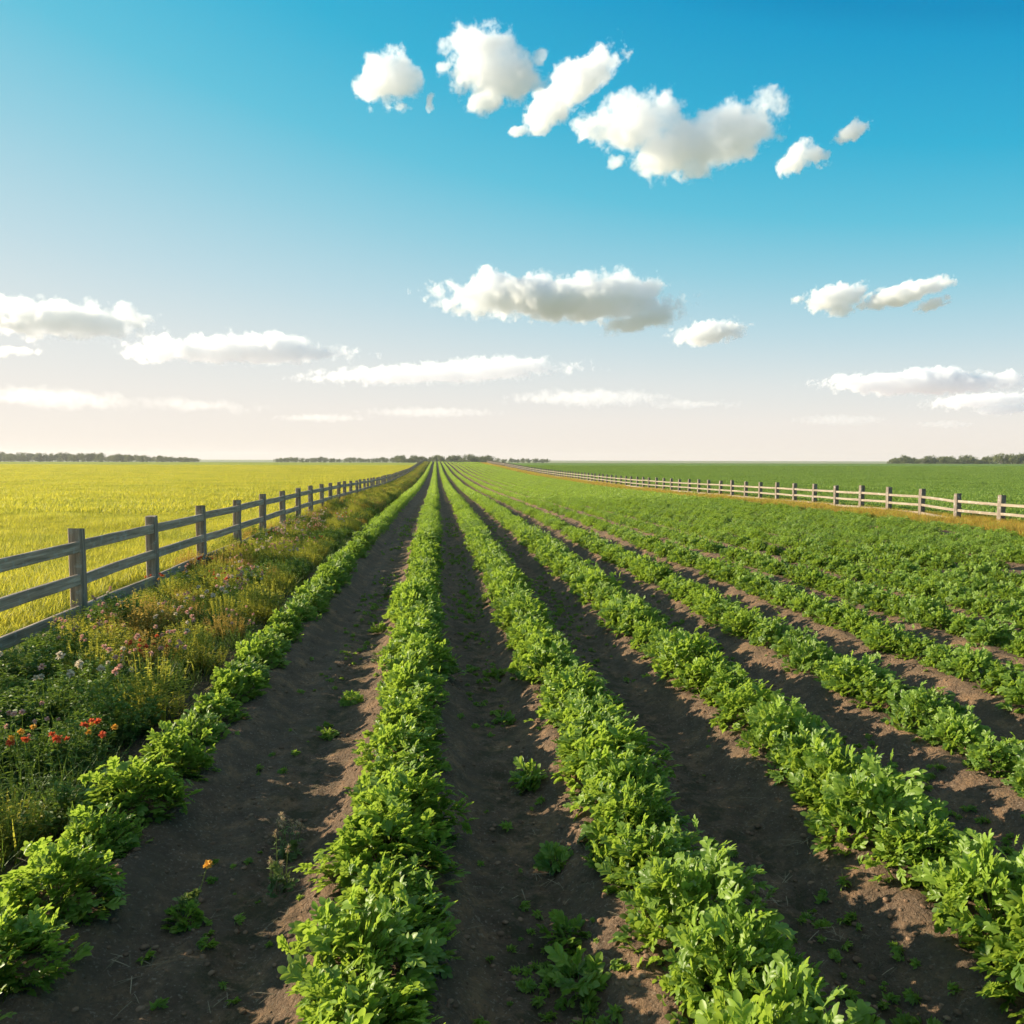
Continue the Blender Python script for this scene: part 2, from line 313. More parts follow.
def lay(templates, pos, dirs, nrm, size, tint):
    """stack one template leaf per row of pos along dirs, facing nrm; returns verts, faces, tint per vertex"""
    dirs = dirs / np.linalg.norm(dirs, axis=1, keepdims=True); side = np.cross(nrm, dirs); side /= np.maximum(np.linalg.norm(side, axis=1, keepdims=True), 1e-6); up = np.cross(dirs, side)
    V = []; Fq = []; T = []; n = 0; which = np.arange(len(pos)) % len(templates)
    for k, (tv, tf) in enumerate(templates):
        s = which == k
        if not s.any(): continue
        sz = size[s][:, None, None]
        v = pos[s][:, None] + sz * (tv[None, :, 0:1] * dirs[s][:, None] + tv[None, :, 1:2] * side[s][:, None] + tv[None, :, 2:3] * up[s][:, None])
        m_ = v.shape[0]; V.append(v.reshape(-1, 3)); Fq.append((tf[None] + (np.arange(m_) * len(tv))[:, None, None]).reshape(-1, 4) + n); T.append(np.repeat(tint[s], len(tv))); n += m_ * len(tv)
    return np.concatenate(V), np.concatenate(Fq), np.concatenate(T)
def merge(*ps):
    V = []; F_ = []; T = []; n = 0
    for v, f, tt_ in ps: V.append(v); F_.append(f + n); T.append(tt_); n += len(v)
    return np.concatenate(V), np.concatenate(F_), np.concatenate(T)
def tint_mesh(name, vft, mat, smooth=True):
    v, f, tt_ = vft; me = np_mesh(name, v, f, smooth)
    a = me.attributes.new('tint', 'FLOAT', 'POINT'); a.data.foreach_set('value', tt_.astype(np.float32)); me.materials.append(mat); return me
def unit(a): return a / np.maximum(np.linalg.norm(a, axis=1, keepdims=True), 1e-9)
UPV = np.array([0, 0, 1.0]); TO_SUN = np.array(sd[:])
def dome(r, n, Rr, H, templates, lsize, elong=1.0):
    """leaves in a low leafy mound, thick at its skin and thinner inside, with a lumpy outline"""
    ph = r.uniform(0, 2 * np.pi, n); th = np.arccos(r.uniform(-.08, 1, n)); q = r.uniform(.45, 1, n) ** .6
    lump = 1 + .16 * np.sin(ph * 3 + r.uniform(0, 6)) + .12 * np.sin(ph * 5 + th * 4 + r.uniform(0, 6)) + .1 * np.sin(th * 7 + ph + r.uniform(0, 6))
    out = np.stack([np.sin(th) * np.cos(ph), np.sin(th) * np.sin(ph), np.cos(th)], 1)
    pos = out * np.array([Rr, Rr * elong, H]) * (q * lump)[:, None] * .82; pos[:, 2] = np.maximum(pos[:, 2], .005) + .01
    dirs = unit(out * np.array([1, 1, .55]) + r.normal(0, .42, (n, 3)) + UPV * .28)
    nrm = unit(out * .35 + UPV * .55 + TO_SUN * .75 + r.normal(0, .3, (n, 3)))     # leaves turn to the sun
    sz = lsize * r.uniform(.65, 1.2, n)
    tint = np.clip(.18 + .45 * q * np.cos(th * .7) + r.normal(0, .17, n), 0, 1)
    return lay(templates, pos - dirs * sz[:, None] * .5, dirs, nrm, sz, tint)
def stems(r, n, Rr, H, w=.006):
    a = r.uniform(0, 2 * np.pi, n); tip = np.stack([np.cos(a) * Rr * r.uniform(.2, .9, n), np.sin(a) * Rr * r.uniform(.2, .9, n), H * r.uniform(.5, .95, n)], 1)
    bas = tip * np.array([.12, .12, 0]); d = tip - bas; ln = np.linalg.norm(d, axis=1)
    tv = np.array([(0, -.5, 0), (1, -.3, 0), (1, .3, 0), (0, .5, 0), (0, 0, -.5), (1, 0, -.3), (1, 0, .3), (0, 0, .5)]); 
    V = []; F_ = []; T = []
    side = unit(np.cross(d, UPV) + 1e-6); up = unit(np.cross(side, d))
    v = bas[:, None] + tv[None, :, 0:1] * d[:, None] + w * (tv[None, :, 1:2] * side[:, None] + tv[None, :, 2:3] * up[:, None])
    f = np.array([(0, 1, 2, 3), (4, 5, 6, 7)])[None] + (np.arange(n) * 8)[:, None, None]
    return v.reshape(-1, 3), f.reshape(-1, 4), np.full(n * 8, .35)

def proto(name, me):
    o = bpy.data.objects.new(name, me); return o
def crop_hi(i):
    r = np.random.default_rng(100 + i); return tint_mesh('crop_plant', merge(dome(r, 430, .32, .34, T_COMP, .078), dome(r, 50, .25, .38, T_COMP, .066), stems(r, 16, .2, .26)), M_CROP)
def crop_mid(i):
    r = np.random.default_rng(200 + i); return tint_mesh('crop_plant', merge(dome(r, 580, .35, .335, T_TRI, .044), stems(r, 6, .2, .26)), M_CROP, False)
def crop_low(i):
    r = np.random.default_rng(300 + i); ps = []
    for j in range(4): v, f, tt_ = dome(r, 145, .365, .335 * r.uniform(.9, 1.08), T_LEAF, .085, 1.2); ps.append((v + np.array([r.normal(0, .02), (j - 1.5) * .42, 0]), f, tt_))
    return tint_mesh('crop_plant', merge(*ps), M_CROP, False)

def collection_of(name, meshes):
    c = bpy.data.collections.new(name)
    for me in meshes: c.objects.link(bpy.data.objects.new(name + '_sprig', me))
    return c
def scatter(name, col, pts, rot, scl, label=None, cat=None, kind='stuff', tilt=None):
    pts = np.asarray(pts, np.float32); n = len(pts)
    me = bpy.data.meshes.new(name); me.vertices.add(n); me.vertices.foreach_set('co', pts.ravel())
    rv = np.zeros((n, 3), np.float32); rv[:, 2] = rot
    if tilt is not None: rv[:, 0] = tilt
    a = me.attributes.new('rot', 'FLOAT_VECTOR', 'POINT'); a.data.foreach_set('vector', rv.ravel())
    sv = np.asarray(scl, np.float32); sv = np.repeat(sv[:, None], 3, 1) if sv.ndim == 1 else sv
    a = me.attributes.new('scl', 'FLOAT_VECTOR', 'POINT'); a.data.foreach_set('vector', sv.ravel())
    ob = bpy.data.objects.new(name, me); C.objects.link(ob); ob['kind'] = kind
    if label: ob['label'] = label; ob['category'] = cat
    g = bpy.data.node_groups.new(name, 'GeometryNodeTree')
    g.interface.new_socket('Geometry', in_out='INPUT', socket_type='NodeSocketGeometry'); g.interface.new_socket('Geometry', in_out='OUTPUT', socket_type='NodeSocketGeometry')
    gi = g.nodes.new('NodeGroupInput'); go = g.nodes.new('NodeGroupOutput'); ci = g.nodes.new('GeometryNodeCollectionInfo'); ci.inputs[0].default_value = col; ci.inputs[1].default_value = True; ci.inputs[2].default_value = True
    ip = g.nodes.new('GeometryNodeInstanceOnPoints'); ip.inputs['Pick Instance'].default_value = True
    ar = g.nodes.new('GeometryNodeInputNamedAttribute'); ar.data_type = 'FLOAT_VECTOR'; ar.inputs[0].default_value = 'rot'
    asn = g.nodes.new('GeometryNodeInputNamedAttribute'); asn.data_type = 'FLOAT_VECTOR'; asn.inputs[0].default_value = 'scl'
    rvn = g.nodes.new('FunctionNodeRandomValue'); rvn.data_type = 'INT'
    for s_ in rvn.inputs:
        if s_.type == 'INT' and s_.name == 'Min': s_.default_value = 0
        if s_.type == 'INT' and s_.name == 'Max': s_.default_value = len(col.objects) - 1
    er = g.nodes.new('FunctionNodeEulerToRotation')
    K = g.links.new; K(gi.outputs[0], ip.inputs['Points']); K(ci.outputs[0], ip.inputs['Instance']); K(ar.outputs[0], er.inputs[0]); K(er.outputs[0], ip.inputs['Rotation']); K(asn.outputs[0], ip.inputs['Scale'])
    K([o_ for o_ in rvn.outputs if o_.type == 'INT'][0], ip.inputs['Instance Index']); K(ip.outputs[0], go.inputs[0])
    md = ob.modifiers.new('scatter', 'NODES'); md.node_group = g
    return ob
CINV = CAM.inverted()
def seen(x, y, z=.2, pad=20):
    p = CINV @ Vector((x, y, z))
    if p.z > -.3: return False
    px = 512 + p.x / -p.z * 800; py = 512 - p.y / -p.z * 800
    return -pad < px < 1024 + pad and py < 1024 + pad * 3
# ------------------------------------------------------------------ the crop: 300 plants of their own, the rest of the field as one
HI = [crop_hi(i) for i in range(8)]; MID = [crop_mid(i) for i in range(6)]; LOW_ = [crop_low(i) for i in range(5)]
plants = []
for k, rx_ in enumerate(ROWS):
    r = np.random.default_rng(500 + k); y = -1.2 + r.uniform(0, .3); w = 1.0 if k < 4 else .85
    while y < 40:
        x = rx_ + r.normal(0, .025) + .05 * float(vnoise(np.array([y * .35 + 9]), np.array([3.0]))[0])
        s = r.uniform(.8, 1.14) * w * (1.0 if k else .86)
        miss = r.random() < (0 if k < 4 else .05)
        if not miss: plants.append((k, x, y, s, r.normal(0, .5)))
        y += (r.uniform(.33, .45) if k else r.uniform(.43, .52)) if y < 20 else .42
plants = [p_ + (math.hypot(p_[1], p_[2]),) for p_ in plants]
vis = sorted([p_ for p_ in plants if seen(p_[1], p_[2])], key=lambda q: q[5])
chosen = vis[:300]; cs = set(id(p_) for p_ in chosen)
ORD = ['first', 'second', 'third', 'fourth', 'fifth', 'sixth', 'seventh', 'eighth', 'ninth', 'tenth', 'eleventh', 'twelfth', 'thirteenth', 'fourteenth', 'fifteenth', 'sixteenth']
protos = [proto('crop_plant', m_) for m_ in HI]
for k in range(len(ROWS)):
    row = sorted([p_ for p_ in chosen if p_[0] == k], key=lambda q: q[2])
    for j, (k_, x, y, s, a, d) in enumerate(row):
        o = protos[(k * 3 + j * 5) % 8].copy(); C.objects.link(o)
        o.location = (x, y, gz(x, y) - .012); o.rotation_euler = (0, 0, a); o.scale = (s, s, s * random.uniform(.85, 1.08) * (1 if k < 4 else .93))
        rowname = 'the crop row beside the flower verge' if k == 0 else 'the %s crop row from the flower verge' % ORD[k]
        if j < 8:
            o['label'] = ('leafy plant %s from the picture edge in ' % ORD[j]) + rowname
        else: o['label'] = 'leafy plant in ' + rowname + ' past its eighth'
        o['category'] = 'crop plant'; o['group'] = 'leafy plants in ' + rowname
rest_hi = [p_ for p_ in plants if id(p_) not in cs and p_[5] < 13]
rest_mid = [p_ for p_ in plants if id(p_) not in cs and p_[5] >= 13]
def put(name, col, ps, label, cat):
    a = np.array([(x, y, s, rt) for (_, x, y, s, rt, _) in ps]); z = ground_z(a[:, 0], a[:, 1]) - .012
    low = np.array([1.0 if p_[0] < 4 else .93 for p_ in ps])
    return scatter(name, col, np.stack([a[:, 0], a[:, 1], z], 1), a[:, 3], np.stack([a[:, 2], a[:, 2], a[:, 2] * low], 1), label, cat)
far = []
r = np.random.default_rng(77)
for k, rx_ in enumerate(ROWS):
    w = 1.0 if k < 4 else .8
    for y in np.arange(40.8, 284, 1.66):
        far.append((k, rx_ + r.normal(0, .02), y, w * r.uniform(.95, 1.05), r.normal(0, .02), 0))
# one collection for the whole remaining field: the sprigs of each detail level
put('crop_foliage', collection_of('crop_foliage', HI[:6]), rest_hi, 'more leafy plants filling the crop rows at the picture edges', 'crop')
put('crop_foliage', collection_of('crop_foliage_middle', MID), rest_mid, 'dense leafy crop rows in the middle of the field', 'crop')
put('crop_foliage', collection_of('crop_foliage_far', LOW_), far, 'crop rows running together towards the horizon', 'crop')

# clods and litter on the bare soil
def clod(i):
    import bmesh
    bm = bmesh.new(); bmesh.ops.create_icosphere(bm, subdivisions=2, radius=1); r = np.random.default_rng(i)
    v = np.array([q.co[:] for q in bm.verts]); f = np.array([[y.index for y in x.verts] for x in bm.faces]); bm.free()
    v = v * (1 + .35 * vnoise(v[:, 0] * 1.9 + i * 9, v[:, 1] * 1.9 + v[:, 2] * 1.3) + .2 * vnoise(v[:, 0] * 4, v[:, 2] * 4 + i))[:, None] * np.array([1, .8, .55])
    me = np_mesh('clod', v, f); me.materials.append(M_CLOD); return me
M_CLOD, t, p, o = material('clod_soil')
oi = nn(t, 'ShaderNodeObjectInfo'); tc2 = nn(t, 'ShaderNodeTexCoord')
t.links.new(ramp(t, oi.outputs['Random'], [(0, (.13, .08, .05)), (1, (.25, .16, .10))]), p.inputs['Base Color']); p.inputs['Roughness'].default_value = .95; p.inputs['Specular IOR Level'].default_value = .1
b_ = nn(t, 'ShaderNodeBump'); t.links.new(noise(t, tc2.outputs['Object'], 3, 4), b_.inputs['Height']); b_.inputs['Distance'].default_value = .004; t.links.new(b_.outputs[0], p.inputs['Normal'])
n = 17000; r = np.random.default_rng(5)
yy = 1.8 + 14 * r.random(n) ** 1.7; xx = -1.9 + r.random(n) * (2.6 + yy * .65)
sz = .003 + .017 * r.random(n) ** 6
scatter('soil_clods', collection_of('soil_clods', [clod(i) for i in range(5)]), np.stack([xx, yy, ground_z(xx, yy) + sz * .1], 1), r.uniform(0, 6, n), sz, 'small crumbs and clods of dry soil', 'soil')
M_LITTER = plain_mat('dry_stalk', (.13, .10, .06), .8, .2, (.34, .27, .17))
def litter(i):
    r = np.random.default_rng(40 + i); n_ = 3; a = r.uniform(0, 6.28, n_)
    d = np.stack([np.cos(a), np.sin(a), r.uniform(.02, .2, n_)], 1); pos = np.stack([r.uniform(-.03, .03, n_), r.uniform(-.03, .03, n_), np.full(n_, .006)], 1)
    return tint_mesh('dry_stalk', lay([grid_leaf([1, .9, .8, .5], .3, .1, Wd=.035)], pos, d, np.tile(UPV, (n_, 1)), r.uniform(.03, .09, n_), r.random(n_)), M_LITTER)
n = 1500; yy = 1.8 + 9 * r.random(n) ** 1.4; xx = -1.9 + r.random(n) * (2.2 + yy * .6); keep = vnoise(xx * 1.2, yy * .9) + .25 * r.normal(0, 1, n) > .02; xx, yy = xx[keep], yy[keep]; n = len(xx)
scatter('plant_litter', collection_of('plant_litter', [litter(i) for i in range(6)]), np.stack([xx, yy, ground_z(xx, yy)], 1), r.uniform(0, 6, n), r.uniform(.6, 1.5, n), 'dry stalks and bits of straw on the soil', 'litter')
# ------------------------------------------------------------------ the two post and rail fences
def wood(name, a, b, c):
    m, t, p, o = material(name)
    tcn = nn(t, 'ShaderNodeTexCoord'); oi = nn(t, 'ShaderNodeObjectInfo')
    off = nn(t, 'ShaderNodeVectorMath', operation='ADD'); sc = nn(t, 'ShaderNodeVectorMath', operation='SCALE'); sc.inputs[0].default_value = (31, 17, 23); t.links.new(oi.outputs['Random'], sc.inputs['Scale'])
    t.links.new(tcn.outputs['Object'], off.inputs[0]); t.links.new(sc.outputs[0], off.inputs[1])
    at = nn(t, 'ShaderNodeAttribute', attribute_name='along')
    mp = nn(t, 'ShaderNodeMapping'); t.links.new(off.outputs[0], mp.inputs[0]); mp.inputs['Scale'].default_value = (26, 26, 1.6) if 'post' in name else (26, 1.2, 30)
    g = noise(t, mp.outputs[0], 1.0, 6, .65); bl = noise(t, off.outputs[0], 9, 5, .6)
    col = ramp(t, g, [(.3, a), (.55, b), (.72, c)])
    lich = nn(t, 'ShaderNodeMapRange'); lich.inputs[1].default_value = .56; lich.inputs[2].default_value = .66; t.links.new(bl, lich.inputs[0])
    col = mix(t, math_(t, 'MULTIPLY', lich.outputs[0], .5), col, (.42, .42, .38)); t.links.new(col, p.inputs['Base Color'])
    p.inputs['Roughness'].default_value = .85; p.inputs['Specular IOR Level'].default_value = .2
    bpn = nn(t, 'ShaderNodeBump'); bpn.inputs['Distance'].default_value = .012; bpn.inputs['Strength'].default_value = .8; t.links.new(g, bpn.inputs['Height']); t.links.new(bpn.outputs[0], p.inputs['Normal'])
    return m
M_POST = wood('grey_post_wood', (.11, .085, .062), (.29, .225, .17), (.46, .38, .30)); M_RAIL = wood('grey_rail_wood', (.16, .12, .085), (.40, .31, .23), (.60, .50, .39))
M_POST2 = wood('pale_post_wood', (.10, .08, .065), (.19, .16, .13), (.28, .24, .20)); M_RAIL2 = wood('pale_rail_wood', (.16, .13, .10), (.28, .235, .18), (.40, .345, .27))
def beam_mesh(name, p0, p1, w, h, mat, r, seg=8, bev=.008):
    """a sawn timber from p0 to p1 (origin at p0) with worn, slightly wavy edges"""
    p0 = np.array(p0, float); p1 = np.array(p1, float); d = p1 - p0; L_ = np.linalg.norm(d); d /= L_
    side = np.cross(d, UPV) if abs(d[2]) < .9 else np.array([1.0, 0, 0]); side /= np.linalg.norm(side); up = np.cross(side, d)
    prof = [(-w / 2 + bev, -h / 2), (w / 2 - bev, -h / 2), (w / 2, -h / 2 + bev), (w / 2, h / 2 - bev), (w / 2 - bev, h / 2), (-w / 2 + bev, h / 2), (-w / 2, h / 2 - bev), (-w / 2, -h / 2 + bev)]
    V = []
    bow = r.normal(0, .006); bow2 = r.normal(0, .006)
    for i in range(seg + 1):
        u = i / seg; b_ = math.sin(u * math.pi)
        for a, c in prof: V.append(d * L_ * u + side * (a * (1 + r.normal(0, .015)) + bow * b_) + up * (c * (1 + r.normal(0, .02)) + bow2 * b_))
    bm = bpy.data.meshes.new(name); F_ = []
    for i in range(seg):
        for j in range(8): a = i * 8 + j; b2 = i * 8 + (j + 1) % 8; F_.append((a, b2, b2 + 8, a + 8))
    F_.append(tuple(range(7, -1, -1))); F_.append(tuple(range(seg * 8, seg * 8 + 8)))
    bm.from_pydata([tuple(v) for v in V], [], F_); bm.materials.append(mat); bm.update(); return bm
def post_mesh(h, w, mat, r):
    me = beam_mesh('post', (0, 0, -.3), (0, 0, h), w, w, mat, r, 7, .012)
    for v in me.vertices: v.co.z -= .3; 
    hz = max(v.co.z for v in me.vertices); k = r.normal(0, .05), r.normal(0, .05)
    for v in me.vertices:
        if v.co.z > hz - .01: v.co.z += v.co.x * k[0] + v.co.y * k[1]; v.co.x *= .96; v.co.y *= .96
    return me
def fence(label, X0, ys_, ph, pw, rails, rt, rh, mp, mr, off, seed, sag, cap):
    r = np.random.default_rng(seed)
    root = bpy.data.objects.new('wooden_fence', None); C.objects.link(root); root.location = (X0, ys_[0], base_z(X0, ys_[0]))
    root['label'] = label; root['category'] = 'fence'
    O = Vector(root.location); posts = [post_mesh(ph, pw, mp, r) for _ in range(8)]
    cnt = {'post': 0, 'rail': 0}; tails = {'post': ([], [], 0), 'rail': ([], [], 0)}; tv = {'post': [], 'rail': []}
    H = []
    for i, y in enumerate(ys_):
        x = X0 + r.normal(0, .02); z = float(base_z(x, y)) + sag(y); H.append((x, y, z, r.normal(0, .008)))
        me = posts[i % 8]; rot = (r.normal(0, .012), r.normal(0, .012), r.choice([0, math.pi / 2]) + r.normal(0, .03))
        if cnt['post'] < cap:
            o = bpy.data.objects.new('post', me); C.objects.link(o); o.parent = root; o.location = Vector((x, y, z)) - O; o.rotation_euler = rot; o.scale = (1, 1, 1 + r.normal(0, .015)); cnt['post'] += 1
        else: tv['post'].append((me, Matrix.Translation(Vector((x, y, z)) - O)))
    for i in range(len(ys_) - 1):
        a, b_ = H[i], H[i + 1]
        for k, zr in enumerate(rails):
            za = a[2] + zr + r.normal(0, .007) + (a[3] if k else 0); zb = b_[2] + zr + r.normal(0, .007)
            p0 = (a[0] + off, a[1] + pw * .5 - .02, za); p1 = (b_[0] + off, b_[1] - pw * .5 + .02, zb)
            if cnt['rail'] < cap:
                me = beam_mesh('rail', p0, p1, rt, rh, mr, r); o = bpy.data.objects.new('rail', me); C.objects.link(o); o.parent = root; o.location = Vector(p0) - O; cnt['rail'] += 1
            else: tv['rail'].append((beam_mesh('rail', p0, p1, rt, rh, mr, r, 1), Matrix.Translation(Vector(p0) - O)))
    for kind, lst in tv.items():
        if not lst: continue
        V = []; F_ = []; n0 = 0
        for me, mx in lst:
            V += [tuple(mx @ v.co) for v in me.vertices]; F_ += [tuple(q + n0 for q in pl.vertices) for pl in me.polygons]; n0 += len(me.vertices)
        me = bpy.data.meshes.new('far_' + kind); me.from_pydata(V, [], F_); me.materials.append(mp if kind == 'post' else mr)
        o = bpy.data.objects.new('far_' + kind + '_run', me); C.objects.link(o); o.parent = root; o['kind'] = 'stuff'
    return root
fence('weathered grey wooden post and rail fence between the yellow field and the flowers', FENCE_L, [9.73 + 2.5 * (i - 2) for i in range(106)], 1.13, .145, (.93, .54, .17), .045, .13, M_POST, M_RAIL, .035, 1, lambda y: 0.0, 99)
fence('pale sunlit wooden post and rail fence between the crop and the green field', FENCE_R, [22.6 + 2.0 * (i - 2) for i in range(125)], 1.04, .17, (.76, .47, .18), .05, .085, M_POST2, M_RAIL2, -.045, 2, lambda y: -.09 * (1 - float(smooth(24.5, 26, y))), 99)
# ------------------------------------------------------------------ verge between fence and crop: grass, bushy weeds, flowers
def tuft(r, n, H, spread, w=1.0):
    a = r.uniform(0, 6.28, n); rad = spread * r.random(n) ** .7
    pos = np.stack([np.cos(a) * rad, np.sin(a) * rad, np.zeros(n)], 1); lean = r.uniform(.05, .55, n)
    d = np.stack([np.cos(a) * lean, np.sin(a) * lean, np.ones(n)], 1) + r.normal(0, .12, (n, 3)); nr = np.stack([-np.cos(a), -np.sin(a), np.full(n, .5)], 1)
    return lay(T_BLADE, pos, d, nr, H * r.uniform(.5, 1.1, n), np.clip(r.normal(.45, .22, n), 0, 1))
def stalky(r, n, H, spread, leaf=.035, per=16, templates=T_NARROW):
    """upright leafy stalks"""
    a = r.uniform(0, 6.28, n); rad = spread * np.sqrt(r.random(n)); bas = np.stack([np.cos(a) * rad * .7, np.sin(a) * rad * .7, np.zeros(n)], 1)
    hh = H * (1 - .45 * (rad / spread) ** 2) * r.uniform(.75, 1.1, n); tip = np.stack([np.cos(a) * rad * 1.15, np.sin(a) * rad * 1.15, hh], 1) + r.normal(0, .02, (n, 3))
    u = r.uniform(.12, 1, (n, per)); pos = (bas[:, None] + (tip - bas)[:, None] * u[..., None]).reshape(-1, 3); m_ = len(pos)
    b_ = r.uniform(0, 6.28, m_); d = np.stack([np.cos(b_), np.sin(b_), r.uniform(.1, .9, m_)], 1)
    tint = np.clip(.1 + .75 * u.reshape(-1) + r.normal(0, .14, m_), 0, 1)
    sv, sf, st_ = stems_between(bas, tip, .004)
    return merge(lay(templates, pos, d, np.tile(UPV, (m_, 1)) + r.normal(0, .3, (m_, 3)), leaf * r.uniform(.6, 1.3, m_) * (1.15 - .5 * u.reshape(-1)), tint), (sv, sf, st_)), tip
def stems_between(bas, tip, w):
    d = tip - bas; n = len(bas); tv = np.array([(0, -.5, 0), (1, -.3, 0), (1, .3, 0), (0, .5, 0), (0, 0, -.5), (1, 0, -.3), (1, 0, .3), (0, 0, .5)])
    side = unit(np.cross(d, np.array([.3, 1, .1]))); up = unit(np.cross(side, d))
    v = bas[:, None] + tv[None, :, 0:1] * d[:, None] + w * (tv[None, :, 1:2] * side[:, None] + tv[None, :, 2:3] * up[:, None])
    f = np.array([(0, 1, 2, 3), (4, 5, 6, 7)])[None] + (np.arange(n) * 8)[:, None, None]
    return v.reshape(-1, 3), f.reshape(-1, 4), np.full(n * 8, .2)
def head_mesh(r, rad, n, mat, templates=T_NARROW, flat=.8):
    """a flower head: many small petals round one point"""
    d = unit(r.normal(0, 1, (n, 3)) + np.array([0, 0, .5])) * np.array([1, 1, flat])
    return tint_mesh('flower_head', lay(templates, d * rad * .15, d, unit(np.tile(UPV, (n, 1)) + r.normal(0, .4, (n, 3))), rad * r.uniform(.8, 1.15, n), r.random(n)), mat, False)
T_PETAL = [grid_leaf([.5, 1, .6], .1, .1, Wd=.55)]
HEADS = {'white': [head_mesh(np.random.default_rng(i), .02, 46, M_WHITE, T_PETAL) for i in range(3)], 'pink': [head_mesh(np.random.default_rng(i + 5), .018, 40, M_PINK, T_PETAL) for i in range(3)],
         'red': [head_mesh(np.random.default_rng(i + 9), .021, 40, M_RED, T_PETAL, .5) for i in range(3)], 'amber': [head_mesh(np.random.default_rng(i + 13), .02, 40, M_AMBER, T_PETAL, .6) for i in range(3)],
         'tan': [head_mesh(np.random.default_rng(i + 17), .019, 30, M_TAN, T_NARROW, 1.4) for i in range(3)]}
def flower_proto(kind, seed, n, H, spread, hs=1.0):
    """leafy stalks with a head on each of the tallest tips"""
    r = np.random.default_rng(seed); vft, tips = stalky(r, n + 8, H, spread, .05, 12)
    root = bpy.data.objects.new('wildflower', tint_mesh('wildflower', merge(vft, tuft(r, 26, H * .6, spread * .7)), M_GRASSY, False))
    order = np.argsort(-tips[:, 2])[:n]
    kids = [(HEADS[kind if r.random() < .8 or kind in ('amber', 'tan') else 'amber' if kind == 'red' else 'pink'][j % 3], tips[q], hs * r.uniform(.7, 1.25)) for j, q in enumerate(order)]
    return root, kids
def plant_flower(pr, x, y, a, s, label, group):
    root, kids = pr; o = root.copy(); C.objects.link(o); o.location = (x, y, gz(x, y) - .01); o.rotation_euler = (0, 0, a); o.scale = (s, s, s)
    o['label'] = label; o['category'] = 'wildflower'
    if group: o['group'] = group
    for me, tp, hs in kids:
        h_ = bpy.data.objects.new('flower_head', me); C.objects.link(h_); h_.parent = o; h_.location = tp; h_.scale = (hs, hs, hs); h_.rotation_euler = (random.uniform(-.4, .4), random.uniform(-.4, .4), random.uniform(0, 6))
    return o
FP = {k: [flower_proto(k, 60 + i * 7 + len(k), nh, hh, sp_, hs) for i in range(3)] for k, nh, hh, sp_, hs in (('white', 8, .58, .17, 1.05), ('pink', 11, .56, .2, .9), ('red', 6, .48, .26, .95))}
BUSH = {}
for key, mat, hh, sp_ in (('green', M_GRASSY, .42, .3), ('yellow', M_YELLOWISH, .52, .25), ('orange', M_ORANGE, .46, .28)):
    BUSH[key] = []
    for i in range(4):
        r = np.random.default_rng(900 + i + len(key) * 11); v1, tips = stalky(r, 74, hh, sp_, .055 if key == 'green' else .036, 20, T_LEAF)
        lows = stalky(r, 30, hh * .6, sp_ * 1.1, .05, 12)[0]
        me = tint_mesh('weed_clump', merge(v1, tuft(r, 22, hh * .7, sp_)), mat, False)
        ms = np.zeros(1)
        BUSH[key].append(me)
placed = []
def weed(key, x, y, s, label, group, cat='weed', name='weed_clump'):
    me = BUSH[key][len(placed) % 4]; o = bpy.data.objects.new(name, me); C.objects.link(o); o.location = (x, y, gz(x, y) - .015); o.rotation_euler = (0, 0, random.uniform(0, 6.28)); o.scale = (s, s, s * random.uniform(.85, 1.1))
    o['label'] = label; o['category'] = cat
    if group: o['group'] = group
    placed.append((x, y, s)); return o
# plants one can point at in the photograph
for px, py, key, s, lb in [
    (152, 722, 'yellow', 1.0, 'yellow green bushy weed beside the pink and white flower heads'),
    (200, 672, 'yellow', .95, 'rounded yellow green weed close to the bend of the first crop row'),
    (262, 622, 'yellow', 1.0, 'tall bright yellow weed clump with pinkish tips along the verge'),
    (135, 640, 'orange', 1.15, 'rusty orange topped weed clump just past the second fence post'),
    (160, 634, 'orange', .9, 'orange brown weed clump touching the low fence rail'),
    (190, 628, 'orange', .7, 'small rust coloured weed in the middle of the verge'),
    (225, 640, 'orange', .8, 'orange tipped green weed behind the rounded yellow one'),
    (205, 590, 'yellow', 1.0, 'golden weed clump behind the third fence post'),
    (280, 560, 'yellow', 1.1, 'golden grassy clump by the fourth fence post'),
    (22, 690, 'green', 1.1, 'dark green weed clump in the shade of the low rail'),
    (62, 668, 'green', 1.1, 'deep green weed clump at the foot of the big fence post'),
    (90, 700, 'green', 1.0, 'shaded green weed clump among thin stalks'),
    (30, 740, 'green', 1.0, 'dark weed behind the red flowers'),
    (110, 742, 'green', .95, 'dark green weed beside the bare soil gap'),
    (5, 852, 'yellow', .7, 'small pale yellow weed cut by the picture edge'),
    (60, 830, 'green', .7, 'grassy green weed in front of the red flowers')]:
    x, y = gp(px, py); weed(key, x, y, s, lb, None)
